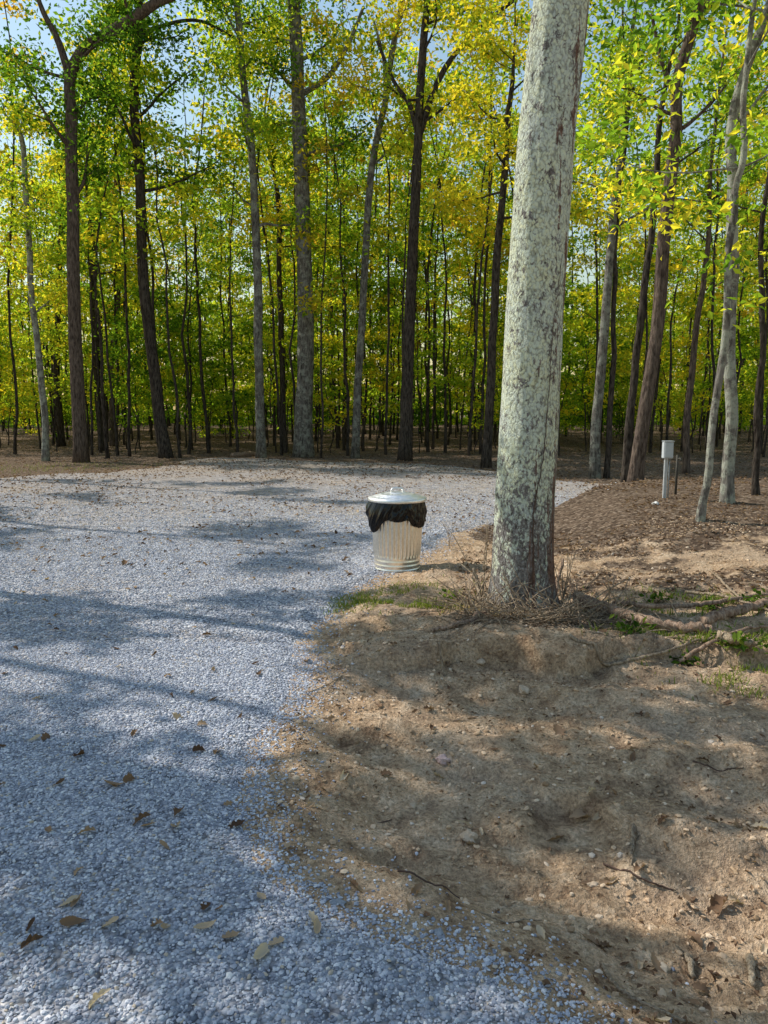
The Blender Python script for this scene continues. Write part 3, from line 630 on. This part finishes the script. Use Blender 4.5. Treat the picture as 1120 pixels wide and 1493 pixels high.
special = [(165,1155,.09,'long tan leaf on the gravel at the left side of the photo',5),(118,1112,.08,'dark curled leaf on sunlit gravel above the long tan leaf',0),(345,1207,.07,'brown leaf lying at the gravel edge beside the dirt',2),
 (257,1216,.08,'thin dark brown leaf on the shaded gravel',1),(300,1336,.065,'reddish curled leaf on the lower gravel',2),(240,1366,.055,'small dark red leaf just below the reddish curled leaf',1),(378,1408,.08,'orange tan leaf on gravel nearest the bottom of the photo',5),
 (147,1472,.065,'brown leaf in the bottom left corner of the gravel',4),(626,1035,.07,'bright orange leaf on the shaded dirt',6),(815,1068,.10,'wide brown leaf on the dirt right of the orange leaf',2),(1047,1328,.13,'large grey dried oak leaf on the dirt at right',6),
 (810,1224,.08,'brown leaf standing on edge on the dirt ridge',2),(850,1182,.11,'largest of the dark leaves clumped in mid dirt',0),(872,1192,.08,'smaller dark leaf right of the dirt leaf clump',1),(932,1268,.07,'pale leaf on the dirt near the right side',6),(183,826,.13,'dark leaf on the sunlit gravel far left',0),(448,965,.10,'pale oak leaf at the dirt edge left of the tree',6)]
for px, py, s, lb, kk in special:
    p = ground(px, py); fallen(p[0], p[1], s, lb, None, kk)
cnt = 0
while cnt < 200:
    py = 680 + 720 * rng.random() ** 2.3; px = rng.uniform(0, 900)
    p = flat(px, py)
    if gdist(np.array([p[0]]), np.array([p[1]]))[0] < 0.1: continue
    fallen(p[0], p[1], rng.uniform(.04, .075) * (1.3 if py < 800 else 1), 'small curled brown leaf scattered on the grey gravel', 'brown leaves scattered on the gravel'); cnt += 1
cnt = 0
while cnt < 170:
    py = rng.uniform(930, 1470); px = rng.uniform(380, 1120); p = flat(px, py)
    if gdist(np.array([p[0]]), np.array([p[1]]))[0] > -0.05: continue
    fallen(p[0], p[1], rng.uniform(.02, .07), 'small dry brown leaf scattered on the bare dirt', 'dry leaves scattered on the dirt'); cnt += 1

# ------------------------------------------------------------------ rocks, sticks, logs
def subdiv_rock(name, px, py, size, mat, label):
    p = ground(px, py)
    bm = bmesh.new(); bmesh.ops.create_icosphere(bm, subdivisions=3, radius=1)
    s = rng.uniform(0, 50); sc = rng.uniform(.75, 1.2, 3)
    for v in bm.verts:
        c = v.co; f = 1 + 0.7 * float(fbm(np.array([c.x * 1.3 + s + c.z]), np.array([c.y * 1.3 - s + c.z * .7]), 7, 3)[0]); v.co = Vector((c.x * sc[0], c.y * sc[1], c.z * .62)) * f * size
    me = bpy.data.meshes.new(name); bm.to_mesh(me); bm.free(); me.materials.append(mat)
    o = bpy.data.objects.new(name, me); COL.objects.link(o); o.location = (p[0], p[1], p[2] + size * .05); tag(o, label, 'rock')
Mr1 = mat_rock('pink_rock', (0.44, 0.30, 0.27), (0.62, 0.46, 0.42)); Mr2 = mat_rock('pale_rock', (0.38, 0.28, 0.19), (0.58, 0.46, 0.34)); Mr3 = mat_rock('blue_grey_rock', (0.19, 0.21, 0.24), (0.36, 0.38, 0.42))
for a in [('rock', 645, 1108, .034, Mr1, 'pinkish rock lying on the dirt in mid foreground'), ('rock', 684, 1222, .038, Mr2, 'pale dusty rock half sunk in the dirt below the pink rock'), ('rock', 765, 1006, .036, Mr2, 'tan rock on the dirt slope in front of the tree'),
          ('rock', 601, 1176, .020, Mr2, 'small pale rock left of the pale dusty rock'), ('rock', 493, 1316, .018, Mr3, 'blue grey stone at the lower gravel edge'), ('rock', 700, 968, .030, Mr2, 'light rock under the cut soil bank'),
          ('rock', 865, 1290, .020, Mr2, 'small tan rock on the dirt at lower right'), ('rock', 956, 735, .05, mat_rock('white_rock', (.5, .5, .48), (.72, .72, .7)), 'white rock on the ground below the utility box'), ('rock', 640, 1360, .015, Mr3, 'tiny blue stone out on the lower dirt')]:
    subdiv_rock(*a)
def stick(name, pix, r0, r1, mat, label, cat, lift=0.0, seg=7, rough=.25):
    P = np.array([ground(*p[:2]) + np.array([0, 0, r0 * .5 + lift + (p[2] if len(p) > 2 else 0)]) for p in pix]); b = P[0].copy()
    n = 8 * len(pix); Q = catmull(P, n); Q[:, 2] = np.maximum(Q[:, 2], height(Q[:, 0], Q[:, 1]) + r0 * .5); Q = Q - b + rng.normal(0, r0 * .2, Q.shape)
    o = tube_obj(name, tube(Q, np.linspace(r0, r1, n), seg, rough, random.randint(0, 99)), mat, None, b); tag(o, label, cat); return o
stick('fallen_branch', [(838,884,.05),(885,900,.04),(940,916,.03),(1000,926,.03),(1040,928,.02)], .046, .028, M_log, 'thick brown fallen branch lying right of the big tree', 'branch', seg=12)
stick('fallen_branch', [(1025,918,.04),(1062,906,.04),(1100,896,.04),(1140,880,.05)], .034, .026, M_log, 'brown branch piece at the right edge end of the thick branch', 'branch', seg=10)
stick('fallen_branch', [(895,888,.04),(950,896,.05),(1010,894,.05),(1075,884,.05),(1130,870,.05)], .020, .013, M_log, 'thinner branch lying behind the thick fallen branch', 'branch')
stick('fallen_branch', [(830,932,.02),(880,940,.03),(950,944,.03),(1040,950,.02)], .013, .008, M_twig, 'thin grey branch lying below the thick fallen branch', 'branch')
stick('fallen_branch', [(1000,868,.02),(1050,876,.03),(1130,898,.04)], .013, .008, M_twig, 'thin grey branch at the right edge above the fallen branches', 'branch')
stick('fallen_branch', [(990,946,.02),(1040,940,.04),(1090,925,.03),(1130,920,.03)], .015, .009, M_log, 'slim brown branch just below the right edge branch piece', 'branch')
stick('root', [(712,897,.02),(690,908,.0),(660,915,-.01),(630,922,-.02)], .026, .010, M_log, 'exposed root running left from the big trunk base', 'root')
stick('root', [(800,897,.03),(835,907,.01),(870,922,.0)], .026, .012, M_log, 'exposed root running right from the big trunk base', 'root')
stick('wood_chunk', [(1050,938,.03),(1075,946,.03),(1100,956,.03)], .034, .018, M_wood, 'pale broken wood chunk beside the fallen branches', 'wood')
stick('wood_chunk', [(924,1205),(922,1235),(920,1262)], .011, .007, M_twig, 'short grey wood splinter lying in the dirt at right', 'wood')
stick('wood_chunk', [(1003,1395),(1010,1425)], .011, .007, M_wood, 'pale bark chip on the dirt at lower right', 'wood')
stick('wood_chunk', [(1092,1400),(1098,1440)], .013, .006, M_wood, 'pale bark chip at the lower right edge', 'wood')
stick('twig', [(876,1405),(900,1440),(940,1465),(1000,1490)], .006, .004, M_twig, 'long bent twig in the bottom right corner', 'twig')
stick('twig', [(580,1270),(620,1285),(670,1310)], .004, .002, M_vine, 'thin dark twig on the dirt near the lower gravel edge', 'twig')
stick('twig', [(640,940),(648,960),(650,985)], .007, .004, M_twig, 'twig leaning against the cut soil bank', 'twig')
stick('twig', [(880,1260),(930,1280),(985,1300)], .004, .003, M_vine, 'thin dark twig on the dirt at right', 'twig')
stick('twig', [(1040,840,.02),(1060,862,.03),(1080,885,.05)], .012, .008, M_twig, 'grey stick lying on sunlit dirt at the right', 'twig')
stick('twig', [(520,1190),(545,1200),(575,1195)], .003, .002, M_vine, 'little dark twig on the dirt left of the pale dusty rock', 'twig')
stick('twig', [(450,1010),(475,1000),(500,985)], .004, .003, M_twig, 'small twig at the gravel edge left of the tree', 'twig')
stick('twig', [(700,1330),(740,1345),(790,1342)], .003, .002, M_twig, 'pale thin twig on the dirt right of the tiny blue stone', 'twig')
stick('twig', [(1010,1110),(1050,1125),(1085,1120)], .004, .002, M_vine, 'dark twig on the dirt near the right edge halfway down', 'twig')
stick('log', [(338,666),(355,665),(372,664)], .09, .09, M_log, 'short dark log at the far gravel edge between thin trunks', 'log', seg=10)
stick('stump', [(700,885),(697,865,.05),(690,858,.16)], .020, .013, M_twig, 'broken stub sticking up left of the big trunk base', 'stump')
stick('stump', [(803,890),(809,873,.06),(820,856,.22)], .022, .013, M_log, 'leaning broken stub right of the big trunk base', 'stump')

def brush(pxc, pyc, wx, wy, n, L, hgt, label):
    c = ground(pxc, pyc); parts = []
    for i in range(n):
        q = np.array([rng.normal(0, wx), rng.normal(0, wy)]); x, y = c[0] + q[0], c[1] + q[1]
        a = rng.uniform(0, 6.28); l = L * rng.uniform(.4, 1.2); el = abs(rng.normal(0, hgt)); d = np.array([math.cos(a), math.sin(a) * .7, el]); P = [np.array([x, y, hz(x, y)])]
        for k in range(4): d = d + rng.normal(0, .25, 3) - np.array([0, 0, .10]); P.append(P[-1] + d * l / 4)
        P = np.array(P)
        P[:, 2] = np.maximum(P[:, 2], height(P[:, 0], P[:, 1]) + .004)
        r = rng.uniform(.002, .007); parts.append(tube(P - c, np.linspace(r, r * .5, 5), 4))
    o = tube_obj('dead_brush', parts, M_twig, None, c); tag(o, label, 'brush')
brush(702, 893, .11, .08, 170, .32, .50, 'tangle of dry twigs left of the big trunk base')
brush(762, 909, .22, .07, 270, .32, .42, 'tangle of dry twigs in front of the big trunk base')
brush(830, 910, .19, .10, 300, .36, .46, 'heap of dry brush right of the big trunk base')
brush(955, 932, .13, .07, 60, .28, .22, 'loose dry twigs strewn among the fallen branches')
def weedstem(px, py, hgt, label, n=3):
    c = ground(px, py); parts = []
    for i in range(n):
        P = [np.zeros(3)]; d = np.array([rng.normal(0, .12), rng.normal(0, .1), 1.0])
        for k in range(7): d = d + rng.normal(0, .08, 3); P.append(P[-1] + d * hgt * rng.uniform(.8, 1.1) / 7)
        parts.append(tube(np.array(P), np.linspace(.005, .0015, 8), 4))
        for k in (3, 5): parts.append(tube(np.array([P[k], P[k] + np.array([rng.normal(0, .08), rng.normal(0, .05), .1])]), [.002, .001], 4))
    o = tube_obj('dry_weed', parts, M_twig, None, c); tag(o, label, 'weed')
weedstem(704, 878, .62, 'bare upright dry stems left of the big trunk', 4); weedstem(820, 880, .36, 'bare dry stems right of the big trunk', 5); weedstem(655, 800, .35, 'thin dry stems right of the trash can', 2)

# grass and small weeds
def grass(zones):
    Ps, Ss, Tn = [], [], []
    for px, py, wx, wy, n, L, tn in zones:
        c = ground(px, py); x = c[0] + rng.normal(0, wx, n); y = c[1] + rng.normal(0, wy, n); k = (gdist(x, y) < .12) & (vnoise(x * 7, y * 7, 88) > .42); x, y = x[k], y[k]
        Ps.append(np.stack([x, y, height(x, y)], -1)); Ss.append(L * rng.uniform(.4, 1.3, len(x))); Tn.append(np.clip(tn + .5 * rng.random(len(x)), 0, 1))
    P = np.vstack(Ps); L = np.concatenate(Ss)[:, None]; n = len(P)
    a = rng.uniform(0, 6.28, n); d = np.stack([np.cos(a), np.sin(a), np.zeros(n)], -1); s = np.stack([-np.sin(a), np.cos(a), np.zeros(n)], -1) * .003; lean = rng.uniform(.3, 1.3, (n, 1)); up = np.array([0, 0, 1.0])
    V = np.stack([P - s, P + s, P + d * L * lean * .4 + up * L * .6 + s * .7, P + d * L * lean * .4 + up * L * .6 - s * .7, P + d * L * lean + up * L * .75], 1).reshape(-1, 3)
    b = np.arange(n)[:, None] * 5; F = np.vstack([b + [0, 1, 2], b + [0, 2, 3], b + [3, 2, 4]])
    return V, F, np.repeat(np.concatenate(Tn), 5)
V, F, rn = grass([(560,880,.25,.16,1300,.05,.25),(620,888,.2,.12,900,.05,.25),(530,880,.12,.15,400,.045,.25),(1000,888,.25,.15,700,.06,.2),(1060,955,.3,.10,1000,.06,.2),(940,930,.15,.1,400,.06,.25),(1100,990,.2,.1,500,.055,.25),(1080,880,.3,.2,700,.065,.2),(640,860,.2,.2,200,.05,.3),(40,685,1.5,.8,900,.12,.1),(150,678,1.5,.6,500,.10,.2),
 (720,902,.14,.06,400,.10,.85),(790,908,.16,.06,400,.10,.85),(845,912,.14,.07,400,.10,.85)])
o = mesh_np('grass', V, F, M_grass, rnd=rn); tag(o, 'short green and dry tan grass sprouting around the tree', 'grass', kind='stuff')
def weed(px, py, r, n, lab):
    c = ground(px, py); b = empty('leafy_weed', c)
    Pt = np.stack([rng.normal(0, r, n), rng.normal(0, r * .7, n), np.abs(rng.normal(0, r * .6, n)) + .02], -1)
    V, F, rn = leafmesh(Pt, .05 * rng.uniform(.7, 1.3, n), 1.0, .6)
    mesh_np('leaves', V, F, M_leaf['weed'], b, smooth=False, rnd=rn)
    tube_obj('stems', [tube(np.array([[0, 0, -.01], p * .6 + [0, 0, .01], p]), [.003, .002, .001], 4) for p in Pt[:14]], M_twig, b); tag(b, lab, 'weed')
weed(925, 938, .07, 45, 'leafy green weed below the fallen branch'); weed(1085, 948, .10, 70, 'leafy green weed beside the pale broken wood'); weed(960, 880, .06, 35, 'green weed behind the fallen branches'); weed(1105, 885, .08, 50, 'green weed at the right edge behind the branches'); weed(655, 876, .05, 25, 'small green weed left of the broken stub')
weed(1040, 890, .06, 35, 'green weed between the fallen branches'); weed(1000, 970, .06, 30, 'low green weed on the dirt below the thin grey branch')

# ------------------------------------------------------------------ trash can
cb = ground(579, 829)
cz = float(cb[2])
can = empty('trash_can', (cb[0], cb[1], cz + .012), R(20)); tag(can, 'fluted galvanised steel trash can with a domed lid at the gravel edge', 'trash can')
nz, ns = 120, 432; zs = np.linspace(0, .66, nz); th = np.arange(ns) * 2 * math.pi / ns
r = (.216 + .030 * zs / .66)[:, None] * np.ones((1, ns))
band = .005 * (np.exp(-((zs - .006) / .008) ** 2) * 1.2 + np.exp(-((zs - .045) / .012) ** 2) + np.exp(-((zs - .085) / .012) ** 2) * .8 + np.exp(-((zs - .655) / .01) ** 2) * 1.2)
fl = sst(.115, .15, zs) * (1 - sst(.56, .60, zs))
r = r + band[:, None] + .0055 * fl[:, None] * np.clip(np.cos(th * 36) * 1.5, -1, 1)[None]
V = np.stack([r * np.cos(th), r * np.sin(th), np.repeat(zs[:, None], ns, 1)], -1).reshape(-1, 3)
i = np.arange(nz - 1)[:, None] * ns; j = np.arange(ns)[None]; j2 = (j + 1) % ns
mesh_np('body', V, np.stack([i + j, i + j2, i + ns + j2, i + ns + j], -1).reshape(-1, 4), M_galv, can)
def lathe(prof, ns=96):
    prof = np.array(prof); th = np.arange(ns) * 2 * math.pi / ns; n = len(prof)
    V = np.stack([prof[:, 0][:, None] * np.cos(th), prof[:, 0][:, None] * np.sin(th), np.repeat(prof[:, 1][:, None], ns, 1)], -1).reshape(-1, 3)
    i = np.arange(n - 1)[:, None] * ns; j = np.arange(ns)[None]; j2 = (j + 1) % ns
    return V, np.stack([i + j, i + j2, i + ns + j2, i + ns + j], -1).reshape(-1, 4)
prof = [(.262,.650),(.276,.650),(.279,.655),(.278,.678),(.272,.684),(.250,.687),(.243,.692),(.235,.691),(.227,.696),(.17,.712),(.162,.718),(.154,.716),(.08,.729),(.073,.734),(.066,.732),(.0005,.736)]
V, F = lathe(prof)
lid = mesh_np('lid', V, F, M_lid, can)
hd = tube_obj('handle', tube(catmull([(-.06,0,.728),(-.057,0,.754),(-.035,0,.768),(.035,0,.768),(.057,0,.754),(.06,0,.728)], 24), .010, 8), M_lid, lid)
nb, ns = 40, 420; th = np.arange(ns) * 2 * math.pi / ns; t = np.linspace(0, 1, nb)
def bump_at(c, wd): return np.exp(-((np.angle(np.exp(1j * (th - R(c))))) / R(wd)) ** 2)
hem = .135 + .16 * bump_at(216, 24) + .11 * bump_at(322, 34) + .03 * bump_at(268, 14) + .03 * fbm(np.cos(th) * 3, np.sin(th) * 3, 71, 3)
zz2 = .662 - t[:, None] * hem[None]
cr1 = np.abs(fbm(np.cos(th)[None] * 4 + t[:, None] * 0.8, np.sin(th)[None] * 4 - t[:, None] * 1.2, 73, 3)); cr2 = np.abs(fbm(np.cos(th)[None] * 10 + t[:, None] * 1.2, np.sin(th)[None] * 10 + t[:, None] * 1.2, 83, 2))
rb2 = .262 + .012 * np.sin(t * math.pi * .8)[:, None] + (.005 + .013 * t)[:, None] * (cr1 * 2.6 - .5) + .006 * t[:, None] ** .5 * (cr2 * 2 - .5) + .034 * np.sin(t * math.pi)[:, None] ** .7 * bump_at(200, 28)[None]
rb2 = np.maximum(rb2, .258 - .006 * t[:, None]); rb2[0] = .254
V = np.stack([rb2 * np.cos(th), rb2 * np.sin(th), zz2], -1).reshape(-1, 3)
i = np.arange(nb - 1)[:, None] * ns; j = np.arange(ns)[None]; j2 = (j + 1) % ns
bag = mesh_np('trash_bag', V, np.stack([i + j, i + j2, i + ns + j2, i + ns + j], -1).reshape(-1, 4), M_bag, None, (cb[0], cb[1], cz + .012))
tag(bag, 'black plastic bag hanging ragged over the trash can rim', 'trash bag')

# ------------------------------------------------------------------ utility pedestal, standpipe
ub = ground(969, 726); u = empty('utility_pedestal', ub); tag(u, 'grey metal utility box on a steel post at the woods edge', 'utility box')
ku = ub[1] / 13.0
def box(bm, x0, x1, y0, y1, z0, z1):
    v = bmesh.ops.create_cube(bm, size=1)['verts']
    for q in v: q.co = Vector(((x0 + x1) / 2 + q.co.x * (x1 - x0), (y0 + y1) / 2 + q.co.y * (y1 - y0), (z0 + z1) / 2 + q.co.z * (z1 - z0)))
def bmo(name, boxes, mat, parent, bev=.006):
    bm = bmesh.new()
    for b in boxes: box(bm, *b)
    bmesh.ops.bevel(bm, geom=bm.edges[:], offset=bev, segments=2, affect='EDGES')
    me = bpy.data.meshes.new(name); bm.to_mesh(me); bm.free(); me.materials.append(mat); o = bpy.data.objects.new(name, me); COL.objects.link(o); o.parent = parent; return o
u.scale = (ku, ku, ku)
Mst = mat_simple('weathered_steel', (.52, .54, .55), .5, .3, 20, .12)
bmo('post', [(-.035, -.012, -.02, .02, -.1, .72), (-.013, .001, -.012, .012, -.1, .715), (.0, .022, -.02, .02, -.1, .72)], Mst, u, .003)
bx = bmo('box', [(-.07, .095, -.06, .06, .70, .99)], M_box, u, .01)
bmo('cover', [(-.058, .083, -.073, -.062, .72, .965)], M_box, bx, .004)
bmo('box_top', [(-.078, .103, -.078, .068, .992, 1.005)], M_box, bx, .005)
tube_obj('conduit', tube(np.array([(.06, .01, -.1), (.06, .01, .3), (.06, .01, .71)]), .012, 8), mat_simple('grey_pipe', (.30, .31, .31), .6), u)
wb = ground(985, 721); sp_ = empty('water_standpipe', wb); tag(sp_, 'thin dark standpipe with a tap just right of the utility box', 'standpipe')
sp_.scale = (ku, ku, ku)
Mp = mat_simple('dark_pipe', (.055, .05, .04), .7)
tube_obj('pipe', tube(np.array([(0, 0, -.1), (0, 0, .4), (0, 0, .74)]), .024, 8), Mp, sp_)
tube_obj('tap', tube(np.array([(0, 0, .66), (.03, -.06, .68), (.03, -.1, .63)]), .016, 8), Mp, sp_)

# ------------------------------------------------------------------ light, sky, camera
az = math.atan2(-0.88, 0.40); el = R(44)
sd = Vector((math.sin(az) * math.cos(el), math.cos(az) * math.cos(el), math.sin(el)))
sl = bpy.data.lights.new('sun', 'SUN'); sl.energy = 5.0; sl.angle = R(.42); sl.color = (1.0, .95, .86)
so = bpy.data.objects.new('sun', sl); COL.objects.link(so); so.rotation_euler = sd.to_track_quat('Z', 'Y').to_euler(); so.location = sd * 50
w = bpy.data.worlds.new('World'); scene.world = w; w.use_nodes = True; nt = w.node_tree
sk = nt.nodes.new('ShaderNodeTexSky'); sk.sky_type = 'NISHITA'; sk.sun_disc = False; sk.sun_elevation = el; sk.sun_rotation = az; sk.air_density = 2.0; sk.dust_density = 0.8; sk.ozone_density = 3.0
bg = nt.nodes['Background']; bg.inputs[1].default_value = .145; nt.links.new(sk.outputs[0], bg.inputs[0])
cd = bpy.data.cameras.new('camera'); cam = bpy.data.objects.new('camera', cd); COL.objects.link(cam)
cam.location = (0, 0, CAMZ); cam.rotation_euler = (R(90) - PITCH, 0, 0); cd.sensor_fit = 'VERTICAL'; cd.sensor_height = 36; cd.lens = FPX / 1493 * 36; cd.clip_end = 2000; cd.clip_start = .05
scene.camera = cam
scene.view_settings.view_transform = 'Standard'; scene.view_settings.look = 'None'; scene.view_settings.exposure = 0
